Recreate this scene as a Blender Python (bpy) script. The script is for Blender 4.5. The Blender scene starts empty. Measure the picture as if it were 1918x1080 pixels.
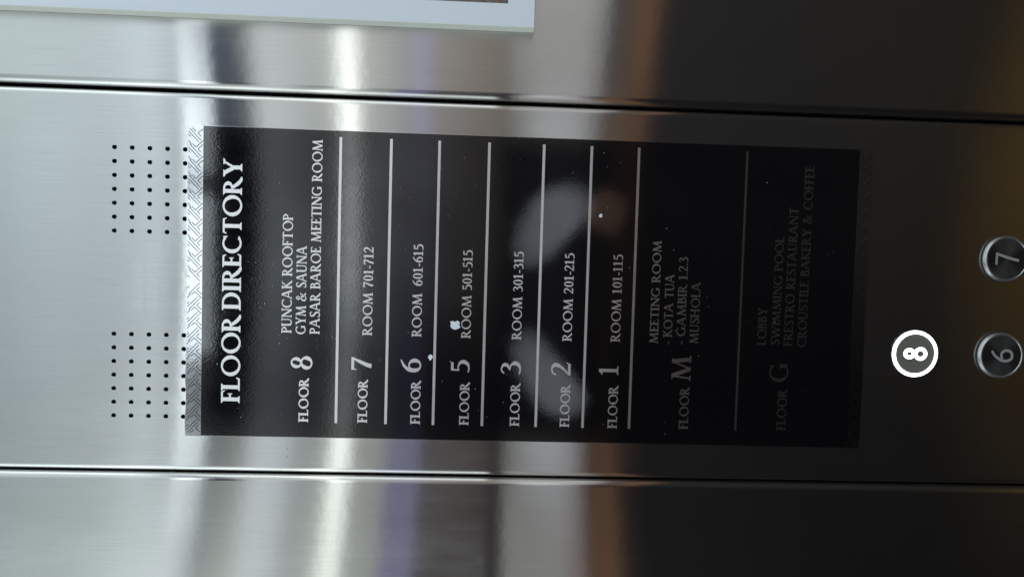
import bpy, bmesh, math, random
from mathutils import Matrix, Vector

S = bpy.context.scene
COL = S.collection
random.seed(8)

# ------------------------------------------------------------------ camera
CAM = (0.02401, -0.49976, -0.20972)
cd = bpy.data.cameras.new('camera')
cam = bpy.data.objects.new('camera', cd)
COL.objects.link(cam)
cd.sensor_width = 36.0
cd.lens = 1300.0 / 1918.0 * 36.0
cd.clip_start = 0.01
cd.clip_end = 50
cam.matrix_world = Matrix((
    (0.0292016, 0.9985558, 0.0450952, CAM[0]),
    (-0.0396704, 0.0462366, -0.9981425, CAM[1]),
    (-0.9987860, 0.0273585, 0.0409633, CAM[2]),
    (0, 0, 0, 1)))
S.camera = cam

# ------------------------------------------------------------------ world: what the steel mirrors
# The lift car's light as bands of elevation (slope = up / out), one list for
# its right half and one for its left half.
RIGHT = [(-0.768, 0.0817, 0.0498, 0.0139), (-0.662, 0.0212, 0.0168, 0.0116), (-0.523, 0.0202, 0.0182, 0.0164), (-0.234, 0.0258, 0.0235, 0.0235), (-0.219, 0.0753, 0.0493, 0.042), (-0.208, 0.22, 0.115, 0.065), (-0.184, 0.1337, 0.0963, 0.0705), (-0.155, 0.1141, 0.108, 0.1205), (-0.15, 0.4236, 0.4236, 0.4236), (-0.137, 0.4236, 0.4236, 0.4236), (-0.13, 0.5699, 0.5699, 0.5541), (-0.064, 0.5859, 0.5859, 0.5699), (-0.031, 0.4936, 0.4936, 0.4791), (-0.023, 0.3477, 0.313, 0.2804), (0.01, 0.3598, 0.3244, 0.2857), (0.068, 0.4371, 0.4169, 0.3973), (0.089, 0.4936, 0.5083, 0.6355), (0.112, 0.5083, 0.5233, 0.5233), (0.13, 0.5859, 0.6022, 0.5859), (0.17, 0.7607, 0.7989, 0.742), (0.182, 1.5218, 1.5933, 1.4523), (0.197, 1.5218, 1.6224, 1.4799), (0.207, 0.8381, 0.8888, 0.8381), (0.257, 0.742, 0.7989, 0.7796), (0.317, 0.7236, 0.7892, 0.7607), (0.327, 0.17, 0.2, 0.26), (0.377, 0.17, 0.2, 0.26), (0.388, 0.8582, 0.9626, 1.0175), (0.407, 0.9626, 1.0973, 1.1445), (0.444, 0.944, 1.0877, 1.1213), (0.515, 0.8368, 0.9698, 0.9914), (0.656, 0.8162, 0.9698, 0.9688)]
LEFT = [(-0.739, 0.0097, 0.0078, 0.0061), (-0.637, 0.0061, 0.005, 0.0047), (-0.504, 0.0054, 0.0047, 0.0047), (-0.219, 0.0112, 0.0099, 0.0099), (-0.191, 0.0294, 0.0216, 0.0216), (-0.178, 0.1784, 0.0963, 0.0532), (-0.144, 0.1478, 0.0854, 0.0532), (-0.136, 0.27, 0.2307, 0.2307), (-0.121, 0.3244, 0.2804, 0.2804), (-0.111, 0.372, 0.372, 0.3598), (-0.036, 0.3846, 0.3846, 0.372), (-0.027, 0.0429, 0.0399, 0.0399), (0.009, 0.0722, 0.064, 0.0621), (0.076, 0.0953, 0.0856, 0.0856), (0.086, 0.2307, 0.2307, 0.3598), (0.12, 0.2307, 0.2307, 0.3598), (0.129, 0.4038, 0.4371, 0.4103), (0.169, 0.5083, 0.5541, 0.5083), (0.181, 1.3188, 1.425, 1.293), (0.195, 1.3188, 1.425, 1.293), (0.206, 0.6271, 0.6876, 0.6355), (0.245, 0.5233, 0.5699, 0.5699), (0.259, 0.7796, 0.8582, 0.8785), (0.287, 0.7796, 0.8582, 0.8785), (0.305, 0.7236, 0.7796, 0.7607), (0.328, 0.6271, 0.6876, 0.6355), (0.352, 0.4371, 0.4936, 0.5233), (0.369, 0.8582, 0.9626, 1.0064), (0.396, 1.0973, 1.2174, 1.2549), (0.427, 0.8895, 1.0277, 1.0259), (0.495, 0.6445, 0.7374, 0.7303), (0.632, 0.4808, 0.5744, 0.5787)]

W = bpy.data.worlds.new('World')
S.world = W
W.use_nodes = True
nt = W.node_tree
nt.nodes.clear()
N = nt.nodes.new
L = nt.links.new


def math_node(tree, op, a, b=None, clamp=False):
    n = tree.nodes.new('ShaderNodeMath')
    n.operation = op
    n.use_clamp = clamp
    for i, v in enumerate((a, b)):
        if v is None:
            continue
        if isinstance(v, (int, float)):
            n.inputs[i].default_value = v
        else:
            tree.links.new(v, n.inputs[i])
    return n.outputs[0]


tc = N('ShaderNodeTexCoord')
sp = N('ShaderNodeSeparateXYZ')
L(tc.outputs['Generated'], sp.inputs[0])
dx, dy, dz = sp.outputs
run = math_node(nt, 'MAXIMUM', math_node(nt, 'SQRT', math_node(nt, 'ADD', math_node(nt, 'MULTIPLY', dy, dy),
      math_node(nt, 'MULTIPLY', math_node(nt, 'MULTIPLY', dx, dx), 1.5))), 0.02)
slope = math_node(nt, 'DIVIDE', dz, run)
side = math_node(nt, 'DIVIDE', dx, run)
pos = math_node(nt, 'DIVIDE', math_node(nt, 'ADD', slope, 0.8), 1.5, True)
mix_f = math_node(nt, 'DIVIDE', math_node(nt, 'ADD', side, 0.16), 0.20, True)


def ramp(stops):
    r = N('ShaderNodeValToRGB')
    el = r.color_ramp.elements
    for i, (m, cr, cg, cb) in enumerate(stops):
        p = (m + 0.8) / 1.5
        e = el[i] if i < 2 else el.new(p)
        e.position = p
        e.color = (cr / 2, cg / 2, cb / 2, 1)
    L(pos, r.inputs[0])
    return r.outputs[0]


mx = N('ShaderNodeMix')
mx.data_type = 'RGBA'
L(mix_f, mx.inputs[0])
L(ramp(LEFT), mx.inputs[6])
L(ramp(RIGHT), mx.inputs[7])
# background bands painted darker or lighter behind the camera, partly for an unseen person
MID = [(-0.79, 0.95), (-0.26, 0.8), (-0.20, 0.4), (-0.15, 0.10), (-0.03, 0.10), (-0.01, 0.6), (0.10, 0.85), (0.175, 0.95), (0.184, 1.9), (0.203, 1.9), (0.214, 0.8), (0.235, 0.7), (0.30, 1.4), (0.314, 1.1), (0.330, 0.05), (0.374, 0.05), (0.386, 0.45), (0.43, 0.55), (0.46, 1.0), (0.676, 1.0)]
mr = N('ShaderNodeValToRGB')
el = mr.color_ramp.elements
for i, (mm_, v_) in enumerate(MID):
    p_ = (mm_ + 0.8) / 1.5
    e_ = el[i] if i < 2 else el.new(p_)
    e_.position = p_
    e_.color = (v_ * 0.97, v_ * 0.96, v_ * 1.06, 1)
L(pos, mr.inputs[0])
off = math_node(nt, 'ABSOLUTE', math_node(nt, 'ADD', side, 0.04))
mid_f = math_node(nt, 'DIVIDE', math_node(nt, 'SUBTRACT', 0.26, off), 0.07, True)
md = N('ShaderNodeMix')
md.data_type = 'RGBA'
md.blend_type = 'MULTIPLY'
L(mid_f, md.inputs[0])
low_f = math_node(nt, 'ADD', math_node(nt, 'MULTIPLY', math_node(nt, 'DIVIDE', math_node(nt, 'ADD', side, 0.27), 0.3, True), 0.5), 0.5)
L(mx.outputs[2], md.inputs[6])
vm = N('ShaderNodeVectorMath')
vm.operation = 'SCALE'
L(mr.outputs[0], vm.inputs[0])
wn = N('ShaderNodeTexNoise')                        # noise mottles the background so its reflections look uneven
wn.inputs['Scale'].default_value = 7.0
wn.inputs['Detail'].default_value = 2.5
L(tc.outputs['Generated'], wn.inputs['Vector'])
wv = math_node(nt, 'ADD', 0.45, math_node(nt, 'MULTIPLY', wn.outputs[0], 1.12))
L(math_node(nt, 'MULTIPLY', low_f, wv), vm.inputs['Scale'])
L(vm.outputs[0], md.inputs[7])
bg = N('ShaderNodeBackground')
bg.inputs['Strength'].default_value = 2.0
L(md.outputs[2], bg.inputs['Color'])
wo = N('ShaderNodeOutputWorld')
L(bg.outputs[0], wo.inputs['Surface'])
W.cycles.sampling_method = 'MANUAL'
W.cycles.sample_map_resolution = 2048


# ------------------------------------------------------------------ lamps
def lamp(name, t0, t1, m0, m1, dist, radiance, color, shape='RECTANGLE', roll=0.0):
    """A lamp that the panel mirrors: t = sideways slope, m = upward slope."""
    reach = dist + 0.5
    ld = bpy.data.lights.new(name, 'AREA')
    ld.shape = shape
    ld.size = abs(t1 - t0) * reach
    ld.size_y = abs(m1 - m0) * reach
    area = ld.size * ld.size_y * (math.pi / 4 if shape == 'ELLIPSE' else 1)
    ld.energy = radiance * math.pi * area
    ld.color = color
    o = bpy.data.objects.new(name, ld)
    o.location = (CAM[0] + (t0 + t1) / 2 * reach, -dist, CAM[2] + (m0 + m1) / 2 * reach)
    o.rotation_euler = (Matrix.Rotation(math.pi / 2, 3, 'X') @ Matrix.Rotation(roll, 3, 'Z')).to_euler()
    COL.objects.link(o)
    return o


COOL = (0.86, 0.96, 1.0)
lamp('ceiling_lamp', -0.15, 0.075, 0.383, 0.424, 1.3, 2.3, COOL)
lamp('ceiling_lamp', 0.105, 0.20, 0.383, 0.424, 1.3, 1.8, COOL)
# added lamps stand in for the mirrored sleeves and hand behind the camera
lamp('arm_standin_lamp', -0.028, 0.126, -0.137, -0.047, 0.58, 1.25, (0.82, 0.88, 1.0), 'RECTANGLE', math.radians(-46))
lamp('arm_standin_lamp', -0.250, -0.095, -0.136, -0.056, 0.58, 1.15, (0.82, 0.88, 1.0), 'RECTANGLE', math.radians(43))
lamp('arm_standin_lamp', 0.030, 0.105, -0.215, -0.145, 0.60, 0.40, (1.0, 0.62, 0.42), 'RECTANGLE', math.radians(-20))
for sx_ in (-1, 1):                                  # unseen side lamps added for highlights on the rolled and frame edges
    o_ = lamp('edge_fill_lamp', -0.5, 0.5, 0.0, 1.3, 0.5, 1.3, COOL)
    o_.location = (sx_ * 1.1, -0.35, 0.42)
    o_.rotation_euler = (math.pi / 2, 0, -sx_ * math.pi / 2 + math.pi)
for b_ in [o for o in COL.objects if o.name.startswith('arm_standin_lamp')]:
    # noise and soft edges give each stand-in lamp an uneven outline
    ld = b_.data
    ld.use_nodes = True
    lt = ld.node_tree
    em = lt.nodes['Emission']
    ge = lt.nodes.new('ShaderNodeNewGeometry')
    sx = lt.nodes.new('ShaderNodeSeparateXYZ')
    lt.links.new(ge.outputs['Parametric'], sx.inputs[0])
    u = math_node(lt, 'SUBTRACT', math_node(lt, 'MULTIPLY', sx.outputs[0], 2.0), 1.0)
    v = math_node(lt, 'SUBTRACT', math_node(lt, 'MULTIPLY', sx.outputs[1], 2.0), 1.0)
    nz = lt.nodes.new('ShaderNodeTexNoise')
    nz.inputs['Scale'].default_value = 10.0
    nz.inputs['Detail'].default_value = 3.0
    lt.links.new(ge.outputs['Position'], nz.inputs['Vector'])
    nn = math_node(lt, 'MULTIPLY', math_node(lt, 'SUBTRACT', nz.outputs[0], 0.5), 1.5)
    au = math_node(lt, 'POWER', math_node(lt, 'ABSOLUTE', u), 2.6)
    av = math_node(lt, 'POWER', math_node(lt, 'ABSOLUTE', math_node(lt, 'ADD', v, math_node(lt, 'MULTIPLY', math_node(lt, 'SUBTRACT', math_node(lt, 'MULTIPLY', u, u), 0.4), 0.28))), 2.6)
    r2 = math_node(lt, 'ADD', au, av)
    f = math_node(lt, 'DIVIDE', math_node(lt, 'SUBTRACT', math_node(lt, 'ADD', 0.86, nn), r2), 0.7, True)
    f = math_node(lt, 'MULTIPLY', f, math_node(lt, 'ADD', 0.95, math_node(lt, 'MULTIPLY', nn, 0.35)))
    lt.links.new(f, em.inputs['Strength'])
# fill lamp added to brighten the poster, above everything the steel mirrors to the lens
lamp('poster_fill_lamp', -0.6, 1.2, 1.3, 1.8, 0.7, 6.5, (0.84, 0.93, 1.0))

vs = S.view_settings
vs.view_transform = 'Standard'
vs.look = 'None'
vs.exposure = 0
vs.gamma = 1
vs.use_curve_mapping = False
S.cycles.use_denoising = True
S.cycles.max_bounces = 6
S.cycles.sample_clamp_indirect = 4


# ------------------------------------------------------------------ helpers
def principled(name, base=(0.5, 0.5, 0.5), rough=0.4, metal=0.0, ior=1.5, emit=None, emit_s=0.0):
    m = bpy.data.materials.new(name)
    m.use_nodes = True
    b = m.node_tree.nodes['Principled BSDF']
    b.inputs['Base Color'].default_value = (*base, 1)
    b.inputs['Roughness'].default_value = rough
    b.inputs['Metallic'].default_value = metal
    b.inputs['IOR'].default_value = ior
    if emit:
        b.inputs['Emission Color'].default_value = (*emit, 1)
        b.inputs['Emission Strength'].default_value = emit_s
    return m, b, m.node_tree


def noise(tree, scale3, detail=2.0, scale=1.0, rough=0.5):
    g = tree.nodes.new('ShaderNodeNewGeometry')
    v = tree.nodes.new('ShaderNodeVectorMath')
    v.operation = 'MULTIPLY'
    v.inputs[1].default_value = scale3
    tree.links.new(g.outputs['Position'], v.inputs[0])
    n = tree.nodes.new('ShaderNodeTexNoise')
    n.inputs['Scale'].default_value = scale
    n.inputs['Detail'].default_value = detail
    n.inputs['Roughness'].default_value = rough
    tree.links.new(v.outputs[0], n.inputs['Vector'])
    return n.outputs[0]


def map_range(tree, val, a, b, c, d):
    n = tree.nodes.new('ShaderNodeMapRange')
    for i, x in enumerate((a, b, c, d)):
        n.inputs[i + 1].default_value = x
    tree.links.new(val, n.inputs[0])
    return n.outputs[0]


def bump(tree, height, strength, dist, prev=None):
    n = tree.nodes.new('ShaderNodeBump')
    n.inputs['Strength'].default_value = strength
    n.inputs['Distance'].default_value = dist
    tree.links.new(height, n.inputs['Height'])
    if prev:
        tree.links.new(prev, n.inputs['Normal'])
    return n.outputs[0]


def brushed_steel(name, base=(0.60, 0.60, 0.59), rough=0.165, aniso=0.815, haze=0.013):
    """Directional steel: hairlines run up and down, so reflections spread sideways."""
    m, b, t = principled(name)
    t.nodes.remove(b)
    g = t.nodes.new('ShaderNodeBsdfAnisotropic')
    g.distribution = 'BECKMANN'
    d = t.nodes.new('ShaderNodeBsdfDiffuse')          # thin greasy film
    d.inputs['Color'].default_value = (0.5, 0.5, 0.5, 1)
    ms = t.nodes.new('ShaderNodeMixShader')
    ms.inputs[0].default_value = haze
    t.links.new(g.outputs[0], ms.inputs[1])
    t.links.new(d.outputs[0], ms.inputs[2])
    t.links.new(ms.outputs[0], t.nodes['Material Output'].inputs['Surface'])
    tan = t.nodes.new('ShaderNodeCombineXYZ')
    tan.inputs[2].default_value = 1.0
    g.inputs['Anisotropy'].default_value = aniso
    t.links.new(tan.outputs[0], g.inputs['Tangent'])
    grain = noise(t, (3200, 3200, 26), 3)            # hairline brushing, up and down the sheet
    blotch = noise(t, (28, 28, 14), 4)               # handling marks
    smear = noise(t, (160, 160, 22), 4, 1.0, 0.65)
    r = math_node(t, 'ADD', map_range(t, blotch, 0.3, 0.7, rough - 0.012, rough + 0.016),
                  map_range(t, smear, 0.3, 0.75, -0.008, 0.012))
    t.links.new(r, g.inputs['Roughness'])
    mul = t.nodes.new('ShaderNodeMix')
    mul.data_type = 'RGBA'
    mul.inputs[6].default_value = (base[0] * 0.955, base[1] * 0.955, base[2] * 0.955, 1)
    mul.inputs[7].default_value = (base[0] * 1.04, base[1] * 1.04, base[2] * 1.04, 1)
    t.links.new(map_range(t, grain, 0.3, 0.7, 0.0, 1.0), mul.inputs[0])
    t.links.new(mul.outputs[2], g.inputs['Color'])
    n1 = bump(t, noise(t, (110, 110, 150), 4), 0.10, 0.00010)
    n2 = bump(t, grain, 0.10, 0.00004, n1)
    t.links.new(n2, g.inputs['Normal'])
    return m


STEEL = brushed_steel('brushed_steel')
LETTER = brushed_steel('letter_steel', (0.88, 0.89, 0.90), 0.345, 0.42, 0.008)
m, b, t = principled('black_film', (0.004, 0.004, 0.005), 0.16, 0.0, 1.75)
n1 = bump(t, noise(t, (1000, 1000, 650), 2), 0.22, 0.00006)
n2 = bump(t, noise(t, (60, 60, 40), 3), 0.10, 0.0002, n1)
t.links.new(n2, b.inputs['Normal'])
t.links.new(map_range(t, noise(t, (40, 40, 26), 5, 1.0, 0.7), 0.35, 0.7, 0.04, 0.08), b.inputs['Roughness'])
FILM = m
m, b, t = principled('silver_film', (0.60, 0.61, 0.62), 0.12, 1.0)
t.links.new(bump(t, noise(t, (800, 800, 500), 2), 0.2, 0.00008), b.inputs['Normal'])
SILVER = m
GROOVE = principled('groove_print', (0.03, 0.032, 0.035), 0.4, 0.85)[0]
DARK = principled('dark_cavity', (0.004, 0.004, 0.005), 0.9)[0]
m, b, t = principled('white_print', (0.80, 0.87, 0.97), 0.35)
WHITE = m
m, b, t = principled('frame_edge', (0.84, 0.87, 0.79), 0.45)
EDGE = m
m, b, t = principled('poster_print', (0.16, 0.13, 0.115), 0.3)
mm = t.nodes.new('ShaderNodeMix')
mm.data_type = 'RGBA'
mm.inputs[6].default_value = (0.20, 0.165, 0.15, 1)
mm.inputs[7].default_value = (0.12, 0.10, 0.09, 1)
t.links.new(map_range(t, noise(t, (60, 60, 260), 4), 0.35, 0.65, 0, 1), mm.inputs[0])
t.links.new(mm.outputs[2], b.inputs['Base Color'])
PRINT = m
m, b, t = principled('button_rim', (0.34, 0.35, 0.36), 0.26, 0.8)
RIM = m
m, b, t = principled('button_face', (0.10, 0.10, 0.105), 0.36, 0.9)
b.inputs['Anisotropic'].default_value = 0.9
tg = t.nodes.new('ShaderNodeTangent')
tg.direction_type = 'RADIAL'
tg.axis = 'Y'
t.links.new(tg.outputs[0], b.inputs['Tangent'])
FACE = m
NUMERAL = principled('numeral_grey', (0.36, 0.37, 0.39), 0.4, 0.3)[0]
LIT_FACE = principled('lit_face', (0.14, 0.14, 0.12), 0.5)[0]  # paler copy of the button face, ring glow put into its colour
LIT = principled('lit_white', (0.8, 0.8, 0.8), 0.4, 0, 1.5, (0.88, 0.93, 1.0), 5.0)[0]
DUST = principled('dust', (0.5, 0.5, 0.5), 0.8)[0]
RESIDUE = brushed_steel('residue_steel', (0.615, 0.615, 0.60), 0.20, 0.77)


def tag(o, label, cat, group=None, kind=None):
    o['label'] = label
    o['category'] = cat
    if group:
        o['group'] = group
    if kind:
        o['kind'] = kind
    return o


def empty(name, loc=(0, 0, 0)):
    o = bpy.data.objects.new(name, None)
    o.location = loc
    o.empty_display_size = 0.02
    COL.objects.link(o)
    return o


def link_mesh(name, bm, mat, parent=None, smooth=False):
    me = bpy.data.meshes.new(name)
    bmesh.ops.recalc_face_normals(bm, faces=bm.faces[:]) if not bm.faces or smooth is not None else None
    bm.to_mesh(me)
    bm.free()
    me.materials.append(mat)
    if smooth:
        me.polygons.foreach_set('use_smooth', [True] * len(me.polygons))
    o = bpy.data.objects.new(name, me)
    COL.objects.link(o)
    if parent:
        o.parent = parent
        o.matrix_parent_inverse = Matrix.Translation(parent.location).inverted()
    return o


def add_box(bm, x0, x1, y0, y1, z0, z1, bevel=0.0):
    v = [bm.verts.new((x, y, z)) for x in (x0, x1) for y in (y0, y1) for z in (z0, z1)]
    for q in ((0, 1, 3, 2), (4, 6, 7, 5), (0, 4, 5, 1), (2, 3, 7, 6), (0, 2, 6, 4), (1, 5, 7, 3)):
        bm.faces.new([v[i] for i in q])
    if bevel:
        bmesh.ops.recalc_face_normals(bm, faces=bm.faces[:])
        bmesh.ops.bevel(bm, geom=bm.edges[:], offset=bevel, segments=3, profile=0.5, affect='EDGES')


def flat_polys(bm, polys, y0, step=0.0):
    """polys in (x, z) metres, each facing -Y"""
    for i, p in enumerate(polys):
        y = y0 - step * i
        a = sum(p[k][0] * p[(k + 1) % len(p)][1] - p[(k + 1) % len(p)][0] * p[k][1] for k in range(len(p)))
        if a < 0:
            p = p[::-1]
        bm.faces.new([bm.verts.new((x, y, z)) for x, z in p])


# ------------------------------------------------------------------ the steel sheets
def rounded_slab(bm, x0, x1, z0, z1, r, thick, front=True, segs=8):
    """A sheet whose long edges roll back, front face at y = 0."""
    prof = []
    for k in range(segs + 1):
        a = math.pi / 2 * k / segs
        prof.append((x0 + r - r * math.cos(a), r - r * math.sin(a)))
    left = [(x0, thick)] + prof
    right = [(x0 + x1 - x, y) for x, y in left][::-1]
    for side_prof in (left, right):
        lo = [bm.verts.new((x, y, z0)) for x, y in side_prof]
        hi = [bm.verts.new((x, y, z1)) for x, y in side_prof]
        for k in range(len(lo) - 1):
            f = bm.faces.new((lo[k], lo[k + 1], hi[k + 1], hi[k]))
            f.smooth = True
    if front:
        bm.faces.new([bm.verts.new(p) for p in ((x0 + r, 0, z0), (x1 - r, 0, z0), (x1 - r, 0, z1), (x0 + r, 0, z1))])


ZB, ZT = -0.80, 0.32
bm = bmesh.new()
add_box(bm, -0.60, 0.62, 0.020, 0.05, ZB, ZT)  # backing sheet added to stop background light leaking through the gaps
wall = link_mesh('wall', bm, DARK)
wall['kind'] = 'structure'

bm = bmesh.new()
rounded_slab(bm, 0.1347, 0.60, ZB, ZT, 0.0058, 0.016)
o = link_mesh('wall_panel', bm, STEEL, None, None)
tag(o, 'brushed steel wall panel carrying the white framed poster', 'wall panel')
bm = bmesh.new()
rounded_slab(bm, -0.58, -0.1373, ZB, ZT, 0.0050, 0.016)
o = link_mesh('wall_panel', bm, STEEL, None, None)
tag(o, 'bare brushed steel wall panel on the floor-name side of the directory, nothing fixed to it', 'wall panel')

# control panel with two blocks of drilled speaker holes
cop = empty('control_panel', (0, 0, 0))
tag(cop, 'brushed steel lift control panel with drilled speaker holes, carrying directory and buttons', 'control panel')
X0, X1 = -0.1360, 0.1327
R_E = 0.0042
cu = bpy.data.curves.new('plate_outline', 'CURVE')
cu.dimensions = '2D'
cu.fill_mode = 'BOTH'


def poly_spline(pts):
    s = cu.splines.new('POLY')
    s.points.add(len(pts) - 1)
    for q, (x, z) in zip(s.points, pts):
        q.co = (x, z, 0, 1)
    s.use_cyclic_u = True


poly_spline([(X0 + R_E, ZB), (X1 - R_E, ZB), (X1 - R_E, ZT), (X0 + R_E, ZT)])
HOLES = []
for xa, xb in ((0.03450, 0.09265), (-0.09645, -0.03825)):
    for i in range(7):
        for j in range(5):
            HOLES.append((xa + (xb - xa) * i / 6, 0.0020 + 0.0486 * j / 4))
for hx, hz in HOLES:
    poly_spline([(hx + 0.00170 * math.cos(a * math.pi / 8), hz + 0.00170 * math.sin(a * math.pi / 8)) for a in range(16)])
cu.extrude = 0.001
co = bpy.data.objects.new('plate_outline', cu)
COL.objects.link(co)
dg = bpy.context.evaluated_depsgraph_get()
pm = bpy.data.meshes.new_from_object(co.evaluated_get(dg))
bpy.data.objects.remove(co)
pm.transform(Matrix.Translation((0, 0.001, 0)) @ Matrix.Rotation(math.pi / 2, 4, 'X'))
bm = bmesh.new()
bm.from_mesh(pm)
bmesh.ops.delete(bm, geom=[f for f in bm.faces if abs(f.normal.x) > 0.9 and abs(f.calc_center_median().x) > 0.12], context='FACES')
for f in bm.faces:
    f.smooth = False
for hx, hz in HOLES:                                   # countersunk lip, added for a bright rim, and wall of each hole
    rg = [[bm.verts.new((hx + r_ * math.cos(k * math.pi / 8), y_, hz + r_ * math.sin(k * math.pi / 8))) for k in range(16)]
          for r_, y_ in ((0.00170, 0.0), (0.00148, 0.00025), (0.00146, 0.002))]
    for ra, rb in zip(rg, rg[1:]):
        for k in range(16):
            bm.faces.new((ra[k], rb[k], rb[(k + 1) % 16], ra[(k + 1) % 16]))
rounded_slab(bm, X0, X1, ZB, ZT, R_E, 0.016, front=False)
plate = link_mesh('plate', bm, STEEL, cop, None)
for xa, xb in ((0.030, 0.097), (-0.101, -0.034)):
    bm = bmesh.new()
    add_box(bm, xa, xb, 0.0045, 0.0055, -0.003, 0.056)
    link_mesh('speaker_mesh', bm, DARK, cop)

# sticky marks left by a label between the two hole blocks
bm = bmesh.new()
pz = []
for i, (xa, xb) in enumerate(((-0.0215, -0.0130), (-0.0120, -0.0040), (-0.0030, 0.0050), (0.0060, 0.0130))):
    for (za, zb) in ((0.0200, 0.0285), (0.0300, 0.0380)):
        pz.append([(xa, za), (xb, za + 0.0004), (xb - 0.0003, zb), (xa + 0.0004, zb - 0.0003)])
flat_polys(bm, pz, -0.00003)
o = link_mesh('sticker_residue', bm, RESIDUE)
tag(o, 'faint pale squares of sticker residue between the two blocks of speaker holes', 'sticker residue')

# ------------------------------------------------------------------ lettering
def arc_ring(cx, cy, rx, ry, T, t, a0=0, a1=360, tilt=12, n=40):
    out = []
    full = abs(a1 - a0) >= 360
    for k in range(n + 1):
        a = math.radians(a0 + (a1 - a0) * k / n)
        w = t + (T - t) * math.cos(a - math.radians(tilt)) ** 2
        c, s = math.cos(a), math.sin(a)
        nx, ny = c / rx, s / ry
        d = math.hypot(nx, ny)
        ox, oy = cx + rx * c, cy + ry * s
        out.append(((ox, oy), (ox - nx / d * w, oy - ny / d * w)))
    return [[out[k][0], out[k + 1][0], out[k + 1][1], out[k][1]] for k in range(n)]


def spline(pts, widths, n=10):
    """smooth stroke through pts with a width at each"""
    P = [pts[0]] + list(pts) + [pts[-1]]
    Wd = [widths[0]] + list(widths) + [widths[-1]]
    path = []
    for i in range(1, len(P) - 2):
        for k in range(n):
            u = k / n
            def cr(a, b, c, d):
                return 0.5 * (2 * b + (c - a) * u + (2 * a - 5 * b + 4 * c - d) * u * u + (3 * b - a - 3 * c + d) * u ** 3)
            path.append((cr(*[P[i + j][0] for j in (-1, 0, 1, 2)]), cr(*[P[i + j][1] for j in (-1, 0, 1, 2)]),
                         Wd[i] + (Wd[i + 1] - Wd[i]) * (u * u * (3 - 2 * u))))
    path.append((*pts[-1], widths[-1]))
    edge = []
    for i, (x, y, w) in enumerate(path):
        a, b = path[max(i - 1, 0)], path[min(i + 1, len(path) - 1)]
        tx, ty = b[0] - a[0], b[1] - a[1]
        d = math.hypot(tx, ty) or 1
        edge.append(((x - ty / d * w / 2, y + tx / d * w / 2), (x + ty / d * w / 2, y - tx / d * w / 2)))
    return [[edge[i][0], edge[i + 1][0], edge[i + 1][1], edge[i][1]] for i in range(len(edge) - 1)]


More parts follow.
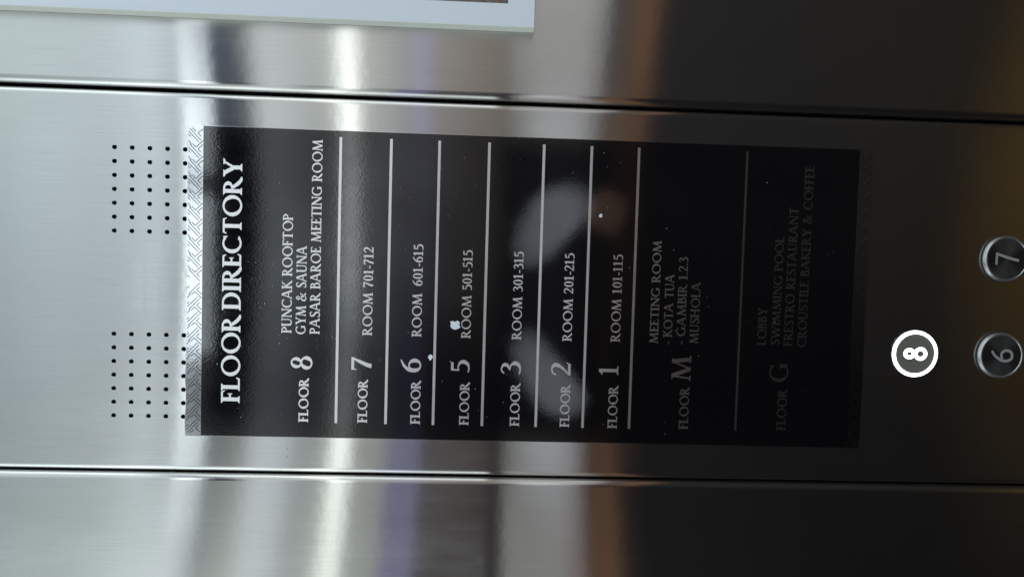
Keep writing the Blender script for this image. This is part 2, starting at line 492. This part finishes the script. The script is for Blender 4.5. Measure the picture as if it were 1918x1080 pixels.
def glyph(ch, T, t):
    """-> list of pieces (each a list of polygons on one level), left, right ink edge; cap height 1"""
    G = []
    s = 0.085
    h = 0.055

    def stem(x, y0=0.0, y1=1.0, w=T):
        G.append([[(x - w / 2, y0), (x + w / 2, y0), (x + w / 2, y1), (x - w / 2, y1)]])

    def foot(x, w=T, l=s, r=s):
        G.append([[(x - w / 2 - l, 0), (x + w / 2 + r, 0), (x + w / 2 + r, h * .8), (x + w / 2, h * 1.9), (x - w / 2, h * 1.9), (x - w / 2 - l, h * .8)]])

    def head(x, w=T, l=s, r=s):
        G.append([[(x - w / 2 - l, 1), (x - w / 2 - l, 1 - h * .8), (x - w / 2, 1 - h * 1.9), (x + w / 2, 1 - h * 1.9), (x + w / 2 + r, 1 - h * .8), (x + w / 2 + r, 1)]])

    def diag(x0, y0, x1, y1, w):
        k = w * math.hypot(x1 - x0, y1 - y0) / abs(y1 - y0) / 2
        G.append([[(x0 - k, y0), (x0 + k, y0), (x1 + k, y1), (x1 - k, y1)]])

    def bar(x0, x1, y, w=t):
        G.append([[(x0, y - w / 2), (x1, y - w / 2), (x1, y + w / 2), (x0, y + w / 2)]])

    def ring(*a, **k):
        G.append(arc_ring(*a, **k))

    def sp(pts, ws):
        G.append(spline(pts, ws))

    def vserif(x, y, up, w=t):
        """beak at the end of an arm; up = +1 rises, -1 hangs"""
        G.append([[(x - w * .9, y), (x + w * .1, y), (x + w * .55, y + up * .17), (x + w * .1, y + up * .18)]])

    l = 0.12
    if ch == 'A':
        diag(.10, 0, .43, 1, t); diag(.46, 1, .80, 0, T)
        bar(.20, .68, .34); foot(.10, t, .08, .07); foot(.80, T, .07, .07); R = .96
        G.append([[(.34, 1.02), (.50, 1.02), (.55, .86), (.36, .86)]])
    elif ch in 'BPR':
        x = .17
        stem(x); foot(x, r=.06 if ch != 'B' else 0); head(x, r=0)
        yb = {'B': .53, 'P': .46, 'R': .47}[ch]
        top = {'B': .40, 'P': .46, 'R': .44}[ch]
        bar(x, x + .13, 1 - t * .5, t); bar(x, x + .13, yb + t * .5, t)
        ring(x + .12, (1 + yb) / 2, top - .12, (1 - yb) / 2, T, t, -90, 90, 0, 22)
        R = x + top
        if ch == 'B':
            bar(x, x + .15, t * .5, t)
            ring(x + .14, (yb + t) / 2, .34, (yb + t) / 2, T, t, -90, 90, 0, 22)
            R = x + .48
        if ch == 'R':
            sp([(x + .17, yb + t * .3), (x + .36, .20), (x + .52, .055), (x + .66, .02)], [T * .8, T, T * .9, T * .35])
            R = x + .60
    elif ch in 'CG':
        ring(.50, .50, .47, .51, T, t, 50, 310, 0, 40)
        G.append([[(.74, .95), (.82, .97), (.835, .73), (.79, .73)]])
        if ch == 'C':
            G.append([[(.76, .06), (.83, .12), (.83, .17), (.72, .13)]])
            R = .86
        else:
            stem(.80, .06, .42)
            G.append([[(.64, .42), (.96, .42), (.96, .46), (.64, .46)]])
            R = .95
    elif ch == 'D':
        stem(.17); foot(.17, r=0); head(.17, r=0)
        bar(.17, .36, 1 - t / 2); bar(.17, .36, t / 2)
        ring(.36, .5, .47, .5, T, t, -90, 90, 0, 30); R = .85
    elif ch in 'EFL':
        stem(.17); foot(.17, r=.07 if ch == 'F' else 0); head(.17, r=.07 if ch == 'L' else 0)
        if ch in 'EF':
            bar(.17, .52, 1 - t / 2); vserif(.54, 1 - t * .2, -1)
            bar(.17, .44, .52); G.append([[(.41, .40), (.45, .40), (.45, .64), (.41, .64)]])
        R = .56
        if ch in 'EL':
            bar(.17, .56, t / 2); vserif(.58, t * .2, 1); R = .60
    elif ch == 'H':
        stem(.17); stem(.75); foot(.17); foot(.75); head(.17); head(.75); bar(.17, .75, .52); R = .92
    elif ch == 'I':
        stem(.17); foot(.17); head(.17); R = .34
    elif ch == 'K':
        stem(.17); foot(.17); head(.17)
        diag(.22, .47, .62, .97, t); G.append([[(.50, .95), (.76, .95), (.76, 1), (.50, 1)]])
        sp([(.32, .56), (.55, .24), (.70, .06), (.84, .02)], [T * .7, T, T * .9, T * .3]); R = .80
    elif ch == 'M':
        diag(.14, 0, .24, 1, t); diag(.24, 1, .56, .02, T); diag(.56, .02, .87, 1, t * .9); diag(.87, 1, .97, 0, T)
        foot(.14, t, .08, .08); foot(.97, T, .07, .07)
        G.append([[(.10, 1), (.30, 1), (.30, .94), (.10, .95)]]); G.append([[(.80, 1), (1.0, 1), (1.0, .95), (.80, .94)]]); R = 1.12
    elif ch == 'N':
        stem(.16, 0, 1, t); stem(.80, 0, 1, t); diag(.16, .98, .80, 0, T)
        foot(.16, t, .09, .09); head(.80, t, .09, .09); G.append([[(.02, 1), (.22, 1), (.22, .94), (.02, .95)]]); R = .93
    elif ch == 'O':
        ring(.50, .50, .49, .52, T, t, 0, 360, 14, 56); R = .99; l = .01
    elif ch == 'S':
        sp([(.50, .80), (.44, .95), (.27, .965), (.125, .85), (.15, .66), (.31, .52), (.47, .36), (.48, .16), (.31, .035), (.13, .06), (.06, .22)],
           [t * .7, t, t, T * .8, T * .95, T, T * .95, T * .8, t, t, t * .7])
        G.append([[(.47, .97), (.525, .97), (.525, .72), (.49, .72)]]); G.append([[(.035, .03), (.09, .03), (.07, .29), (.035, .29)]]); R = .56; l = .02
    elif ch == 'T':
        stem(.36, 0, 1); foot(.36); bar(.05, .67, 1 - t / 2); vserif(.69, 1 - t * .2, -1)
        G.append([[(.05 + t * .9, 1 - t * .2), (.05 - t * .1, 1 - t * .2), (.05 - t * .55, .81), (.05 - t * .1, .80)]]); R = .72; l = .01
    elif ch == 'U':
        stem(.17, .32, 1); stem(.70, .32, 1, t); head(.17); head(.70, t, .09, .09)
        G.append(spline([(.17, .36), (.19, .16), (.30, .04), (.45, .025), (.60, .07), (.69, .20), (.70, .36)], [T, T, T * .7, t, t, t, t])); R = .83
    elif ch == 'W':
        diag(.12, 1, .37, 0, T); diag(.37, 0, .62, .98, t); diag(.62, 1, .87, 0, T); diag(.87, 0, 1.12, 1, t)
        head(.12, T, .08, .05); head(.62, T, .06, .05); head(1.12, t, .08, .09); R = 1.25; l = .0
    elif ch == 'Y':
        diag(.12, 1, .40, .42, T); diag(.40, .42, .67, 1, t); stem(.40, 0, .46); foot(.40)
        head(.12, T, .07, .07); head(.67, t, .09, .09); R = .80; l = 0
    elif ch == '&':
        sp([(.84, .03), (.60, .20), (.36, .56), (.22, .80), (.34, .97), (.49, .83), (.38, .62), (.15, .40), (.09, .18), (.25, .03), (.50, .09), (.68, .36), (.74, .54)],
           [T * .6, T, T, T * .9, t, t, t, T * .8, T, t, t, t, t * .8]); G.append([[(.62, .52), (.88, .52), (.88, .56), (.62, .56)]]); R = .90; l = .05
    elif ch == '0':
        ring(.29, .50, .27, .51, T * .95, t, 0, 360, 0, 44); R = .56; l = .02
    elif ch == '1':
        stem(.26); foot(.26, T, .14, .14); G.append([[(.26 + T / 2, 1.01), (.26 - T / 2, .95), (.05, .86), (.07, .80), (.26, .86)]]); R = .50; l = .06
    elif ch == '2':
        sp([(.07, .74), (.13, .90), (.29, .965), (.44, .86), (.45, .66), (.32, .40), (.06, .07)], [t * .9, t, t, T * .9, T * .95, T * .6, t * .8])
        bar(.04, .52, T * .40, T * .8); G.append([[(.46, .05), (.52, .05), (.57, .22), (.535, .23)]]); R = .56; l = .04
    elif ch == '3':
        sp([(.08, .82), (.18, .95), (.32, .95), (.42, .83), (.39, .66), (.22, .54)], [t * .8, t, t, T * .85, T * .8, t * .8])
        sp([(.20, .55), (.40, .49), (.49, .30), (.42, .10), (.24, .02), (.05, .07)], [t * .7, t, T, T * .9, t, t * .9]); R = .54; l = .05
    elif ch == '5':
        G.append([[(.14, .985), (.50, .985), (.52, 1.06), (.48, 1.06), (.46, .985 - T * .85), (.14, .985 - T * .85)]][0:1])
        G.append([[(.12, .98), (.12 + t * .9, .98), (.12 + t * .7, .55), (.105, .55)]])
        sp([(.12, .56), (.30, .60), (.46, .48), (.49, .28), (.40, .09), (.22, .02), (.05, .06)], [t * .8, t, T * .8, T, T * .9, t, t * .9]); R = .54; l = .05
    elif ch == '6':
        ring(.30, .32, .27, .33, T * .95, t, 0, 360, 0, 40)
        sp([(.095, .36), (.13, .62), (.28, .86), (.52, 1.03)], [T * .85, T * .85, T * .7, t * .7]); R = .57; l = .03
    elif ch == '7':
        bar(.05, .54, 1 - T * .42, T * .84); G.append([[(.04, .74), (.075, .74), (.11, 1), (.05, 1)]])
        sp([(.51, .96), (.36, .55), (.25, .22), (.20, -.02)], [t * .8, T * .8, T * .95, T]); R = .55; l = .04
    elif ch == '8':
        ring(.30, .75, .225, .265, T * .85, t, 0, 360, -20, 36); ring(.30, .265, .275, .285, T * .95, t, 0, 360, -20, 40); R = .575; l = .025
    elif ch == '-':
        bar(.05, .33, .36, t * 1.2); R = .33; l = .05
    elif ch == '.':
        ring(.12, .065, .075, .075, .075, .075, 0, 360, 0, 14); R = .195; l = .045
    else:
        R = .3
    return G, l - .05 if l == .12 else l, R


def lettering(bm, text, x, z, width, cap, T, t, gap, space, y0=-0.00070):
    pen = 0.0
    items = []
    first = None
    for ch in text:
        if ch == ' ':
            pen += space
            continue
        g, a, b = glyph(ch, T, t)
        if first is None:
            first = True
        items.append((g, pen - a))
        pen += (b - a) + gap
    ink = pen - gap
    k = width / ink if width else cap
    lvl = 0
    for g, off in items:
        for piece in g:
            flat_polys(bm, [[(x + (px + off) * k, z + pz_ * cap) for px, pz_ in poly] for poly in piece], y0 - lvl * 0.000004)
            lvl = (lvl + 1) % 12
    return k / cap


def text_part(name, text, x, z, width, cap, T, t, gap, space, parent):
    bm = bmesh.new()
    r = lettering(bm, text, x / 1000, z / 1000, width / 1000, cap / 1000, T, t, gap, space)
    return link_mesh(name, bm, LETTER, parent, None), r


# ------------------------------------------------------------------ the floor directory
sign = empty('floor_directory', (0, 0, -0.49))
tag(sign, 'glossy black floor directory with silver lettering between two fretwork borders', 'directory sign')
bm = bmesh.new()
add_box(bm, -0.1095, 0.1094, -0.00062, -0.00032, -0.4811, -0.0107)
film = link_mesh('black_film', bm, FILM, sign)

bm = bmesh.new()
add_box(bm, -0.1099, 0.1098, -0.00030, -0.00001, -0.4913, 0.0001)
link_mesh('backing_film', bm, SILVER, sign)


def border(z0, z1, flip, wob):
    rnd = random.Random(5 + wob)
    bm = bmesh.new()
    xa, xb = -0.1100, 0.1100
    n = 44
    outer = z1 if not flip else z0
    inner = z0 if not flip else z1
    pts = []
    for k in range(n + 1):
        x = xa + (xb - xa) * k / n
        dz_ = rnd.uniform(-1, 1) * 0.00018
        if wob == 0 and k < 9:
            dz_ += 0.0004 * math.sin(k * 0.9)
        pts.append((x, outer + dz_))
    poly = pts + [(xb, inner), (xa, inner)]
    a = [bm.verts.new((x, -0.0006, z)) for x, z in poly]
    f = bm.faces.new(a)
    bmesh.ops.triangulate(bm, faces=[f])
    o = link_mesh('fretwork_border', bm, SILVER, sign)
    for f in o.data.polygons:
        if f.normal.y > 0:
            f.flip()
    # fretwork lines: q across the strip (0 = outer edge), p along it, mirrored about the middle
    bm = bmesh.new()
    Wd = abs(z1 - z0)
    per = 0.01095
    segs = [((.43, .04), (1.10, .74)), ((.24, .12), (.98, .86)), ((0, .99), (.43, .52)), ((.255, .99), (.53, .66)),
            ((.43, .53), (.20, .30)), ((.02, .04), (.26, .24)), ((.53, .66), (.72, .86)), ((.62, .02), (.76, .16))]
    lw = 0.00024
    lvl = 0
    for half in (1, -1):
        for c in range(-1, 11):
            for (p0, q0), (p1, q1) in segs:
                A = [p0 + c, q0]
                B = [p1 + c, q1]
                # centre line is p = 10 periods from each end
                xs = []
                for p, q in (A, B):
                    x = 0.1100 - p * per
                    zz = outer + (inner - outer) * (0.03 + 0.95 * q)
                    xs.append((x, zz))
                if min(xs[0][0], xs[1][0]) < 0.0003 or max(xs[0][0], xs[1][0]) > 0.1097:
                    continue
                (ax, az), (bx, bz) = xs
                if half < 0:
                    ax, bx = -ax, -bx
                d = math.hypot(bx - ax, bz - az)
                nx, nz = -(bz - az) / d * lw, (bx - ax) / d * lw
                flat_polys(bm, [[(ax + nx, az + nz), (bx + nx, bz + nz), (bx - nx, bz - nz), (ax - nx, az - nz)]], -0.00064 - 0.000004 * (lvl % 6))
                lvl += 1
    link_mesh('fretwork_lines', bm, GROOVE, o, None)


border(-0.0107, 0.0002, False, 0)
border(-0.4912, -0.4811, True, 1)

text_part('heading', 'FLOOR DIRECTORY', -84.6, -37.8, 171.9, 13.1, .178, .100, .085, .24, sign)
ROWS = [('8', -60.6, -88.6, 9.7, 14.9, -98.0, -86.4, 31.0), ('7', -60.0, -130.6, 9.4, 14.1, -97.7, -128.4, 30.6),
        ('6', -60.8, -166.2, 10.0, 14.0, -97.9, -166.3, 30.9), ('5', -60.0, -201.0, 8.4, 13.4, -98.0, -201.5, 30.6),
        ('3', -60.6, -238.1, 9.0, 14.3, -98.0, -238.2, 30.6), ('2', -60.6, -274.5, 9.3, 14.2, -98.0, -274.7, 30.3),
        ('1', -59.2, -309.5, 6.4, 14.2, -98.3, -309.8, 30.6), ('M', -62.0, -362.9, 17.8, 14.2, -97.9, -362.4, 30.4),
        ('G', -61.4, -435.4, 13.6, 14.0, -97.4, -435.3, 29.9)]
for d, x, z, w, c, fx, fz, fw in ROWS:
    text_part('floor_word', 'FLOOR', fx, fz, fw, 6.85, .20, .11, .08, .4, sign)
    text_part('floor_number', d, x, z, w, c, .17 if d in 'MG' else .165, .075, .05, .4, sign)
LINES = [('PUNCAK ROOFTOP', -34.3, -73.6, 84.1, 7.0), ('GYM & SAUNA', -35.0, -83.6, 62.7, 7.0), ('PASAR BAROE MEETING ROOM', -34.6, -93.5, 137.2, 7.0),
         ('ROOM 701-712', -34.6, -130.7, 62.8, 6.8), ('ROOM 601-615', -34.7, -165.9, 65.7, 6.8), ('ROOM 501-515', -34.9, -201.2, 62.8, 6.7),
         ('ROOM 301-315', -35.0, -237.8, 62.9, 6.7), ('ROOM 201-215', -35.2, -274.5, 63.0, 6.7), ('ROOM 101-115', -34.9, -309.8, 62.8, 6.8),
         ('MEETING ROOM', -35.4, -337.7, 74.3, 6.2), ('- KOTA TUA', -36.0, -347.9, 51.1, 6.4), ('- GAMBIR 1.2.3', -35.8, -357.6, 63.3, 6.5), ('MUSHOLA', -34.9, -367.5, 44.8, 6.5),
         ('LOBBY', -34.8, -417.7, 27.3, 6.6), ('SWIMMING POOL', -34.6, -427.7, 79.2, 6.3), ('FRESTRO RESTAURANT', -34.9, -437.4, 100.9, 6.5), ('CROUSTILE BAKERY & COFFEE', -35.5, -447.6, 131.9, 6.6)]
for s_, x, z, w, c in LINES:
    wide = 0.62 if '601' in s_ else 0.42
    _, r = text_part('tenant_line' if False else 'room_line', s_, x, z, w, c, .172, .095, .09, wide, sign)
    print(s_, round(r, 2))
for z in (-106.2, -141.7, -175.8, -211.2, -250.3, -284.6, -318.8, -397.8):
    bm = bmesh.new()
    w = 0.00095 if z > -330 else 0.0008
    flat_polys(bm, [[(-0.0988, z / 1000 - w), (0.1050, z / 1000 - w), (0.1050, z / 1000 + w), (-0.0988, z / 1000 + w)]], -0.00069)
    link_mesh('divider_line', bm, LETTER, sign, None)


def blob(cx, cz, r, rnd, y, n=9, sx=1.0):
    return [(cx + sx * r * rnd.uniform(.7, 1.15) * math.cos(2 * math.pi * k / n), cz + r * rnd.uniform(.7, 1.15) * math.sin(2 * math.pi * k / n)) for k in range(n)]


rnd = random.Random(3)
bm = bmesh.new()
flat_polys(bm, [[(-.0262 + px * .0042, -.1903 + pz_ * .0042) for px, pz_ in ((-.55, .62), (-.15, .9), (.2, .78), (.62, .95), (.75, .5), (.6, .1), (.85, -.35), (.5, -.75), (.1, -.6), (-.3, -.85), (-.6, -.4), (-.75, .1))], ], -0.00078)
o = link_mesh('film_chip', bm, WHITE, sign, None)
o['label'] = 'chipped patch above the R of ROOM 501, steel showing through'
bm = bmesh.new()
flat_polys(bm, [blob(-.0495, -.1728, .0017, rnd, 0, 11, 1.3)], -0.00078)
link_mesh('film_chip', bm, WHITE, sign, None)['label'] = 'small chip in the film on the dividing line below FLOOR 6'
bm = bmesh.new()
flat_polys(bm, [blob(.0556, -.2927, .0014, rnd, 0, 10)], -0.00078)
link_mesh('film_chip', bm, WHITE, sign, None)['label'] = 'tiny chip above the ROOM 101-115 row'

# dust and pinholes on the film
bm = bmesh.new()
pz = []
for k in range(130):
    x = random.uniform(-.105, .105)
    z = -0.012 - 0.46 * random.random() ** 1.7
    pz.append(blob(x, z, random.choice([.00010, .00012, .00014, .00018, .00026]), rnd, 0, 6, random.choice([1, 1, 1.6])))
for k in range(70):                                   # more of it round the heading
    pz.append(blob(random.gauss(-.02, .05), random.uniform(-.075, -.014), random.choice([.00012, .00016, .0002, .00034]), rnd, 0, 6, random.choice([1, 1, 2])))
for k in range(26):                                   # fibres and fine scratches
    x, z, an, ln = random.uniform(-.1, .1), random.uniform(-.3, -.014), random.uniform(-.7, .7), random.uniform(.001, .0045)
    ux, uz = math.cos(an) * ln, math.sin(an) * ln
    w_ = .00006
    pz.append([(x, z), (x + ux * .5, z + uz * .5 - .0002), (x + ux, z + uz), (x + ux * .5, z + uz * .5 - .0002 + w_ * 1.6)])
flat_polys(bm, pz, -0.00081)
o = link_mesh('dust', bm, DUST, None, None)
tag(o, 'pale dust specks scattered over the black directory film', 'dust', None, 'stuff')


# ------------------------------------------------------------------ buttons
def lathe(bm, prof, n=64):
    """prof = [(radius, height off the plate)], axis along -Y"""
    rings = []
    for r, h in prof:
        rings.append([bm.verts.new((r * math.cos(2 * math.pi * k / n), -h, r * math.sin(2 * math.pi * k / n))) for k in range(n)])
    for a, b_ in zip(rings, rings[1:]):
        for k in range(n):
            f = bm.faces.new((a[k], a[(k + 1) % n], b_[(k + 1) % n], b_[k]))
            f.smooth = True


def numeral_polys(ch):
    w = .15 if ch == '8' else .115
    if ch == '8':
        return [arc_ring(.30, .745, .225, .255, w, w, 0, 360, 0, 36), arc_ring(.30, .275, .275, .285, w, w, 0, 360, 0, 36)]
    if ch == '7':
        return [[[(.05, 1), (.55, 1), (.55, 1 - w * .85), (.05, 1 - w * .85)]], spline([(.50, .95), (.36, .50), (.24, 0)], [w * .9, w, w])]
    return [spline([(.50, .94), (.30, .80), (.13, .55), (.08, .33), (.15, .12), (.31, .06), (.47, .14), (.52, .31), (.45, .47), (.31, .53), (.18, .47)],
                   [w * .8, w * .9, w, w, w, w, w, w, w, w * .9, w * .8])]


def button(ch, x, z, label, lit):
    b_ = empty('floor_button', (x, 0, z))
    tag(b_, label, 'lift button', 'round floor buttons')
    q = 0.38 if lit else 1.0                          # lit button lowered to shrink the ring's reflection in the plate
    bm = bmesh.new()
    lathe(bm, [(.0176, 0.0), (.0176, .0006), (.0172, .0007)])
    o = link_mesh('bezel', bm, DARK, None, None)
    o.parent = b_
    bm = bmesh.new()
    lathe(bm, [(.0171, 0.0), (.0171, .0021 * q), (.0168, .0026 * q), (.0166, .0034 * q), (.0160, .0038 * q), (.0151, .0038 * q), (.0148, .0033 * q)])
    o = link_mesh('rim', bm, DARK if lit else RIM, None, None)
    o.parent = b_
    if lit:
        bm = bmesh.new()
        lathe(bm, [(.0172, .0007), (.0171, .0013), (.0167, .0017), (.0151, .0017), (.0147, .00127)])
        h_ = link_mesh('light_ring', bm, LIT, None, None)
        h_.parent = b_
    bm = bmesh.new()
    n = 64
    c = bm.verts.new((0, -.0033 * q, 0))
    rr = [bm.verts.new((.0149 * math.cos(2 * math.pi * k / n), -.0033 * q, .0149 * math.sin(2 * math.pi * k / n))) for k in range(n)]
    for k in range(n):
        bm.faces.new((c, rr[(k + 1) % n], rr[k]))
    o = link_mesh('face', bm, LIT_FACE if lit else FACE, None)
    o.parent = b_
    bm = bmesh.new()
    k = .0178
    for i, piece in enumerate(numeral_polys(ch)):
        flat_polys(bm, [[((px - .30) * k, (pz_ - .5) * k) for px, pz_ in p] for p in piece], -.0033 * q - .00008 - i * .00001)
    o = link_mesh('numeral', bm, LIT if lit else NUMERAL, None, None)
    o.parent = b_
    return b_


button('8', -.0386, -.5300, 'round floor button 8 glowing white, nearest the directory', True)
button('6', -.0382, -.5945, 'dark unlit round floor button marked 6', False)
button('7', .0333, -.5942, 'dark unlit round floor button marked 7', False)

# ------------------------------------------------------------------ poster frame
fr = empty('poster_frame', (0.39, 0, -0.24))
tag(fr, 'white bordered poster frame mounted on the steel wall panel, a brown picture inside', 'poster frame')
bm = bmesh.new()
add_box(bm, 0.1832, 0.57, -0.0108, -0.0002, -0.2402, 0.30, 0.0005)
link_mesh('frame', bm, EDGE, fr)
bm = bmesh.new()
flat_polys(bm, [[(0.1836, -0.2398), (0.5696, -0.2398), (0.5696, 0.2996), (0.1836, 0.2996)]], -0.01085)
link_mesh('mount', bm, WHITE, fr, None)
bm = bmesh.new()
flat_polys(bm, [[(0.1990, -0.2213), (0.555, -0.2213), (0.555, -0.1640), (0.1990, -0.1640)]], -0.0109)
link_mesh('picture', bm, PRINT, fr, None)
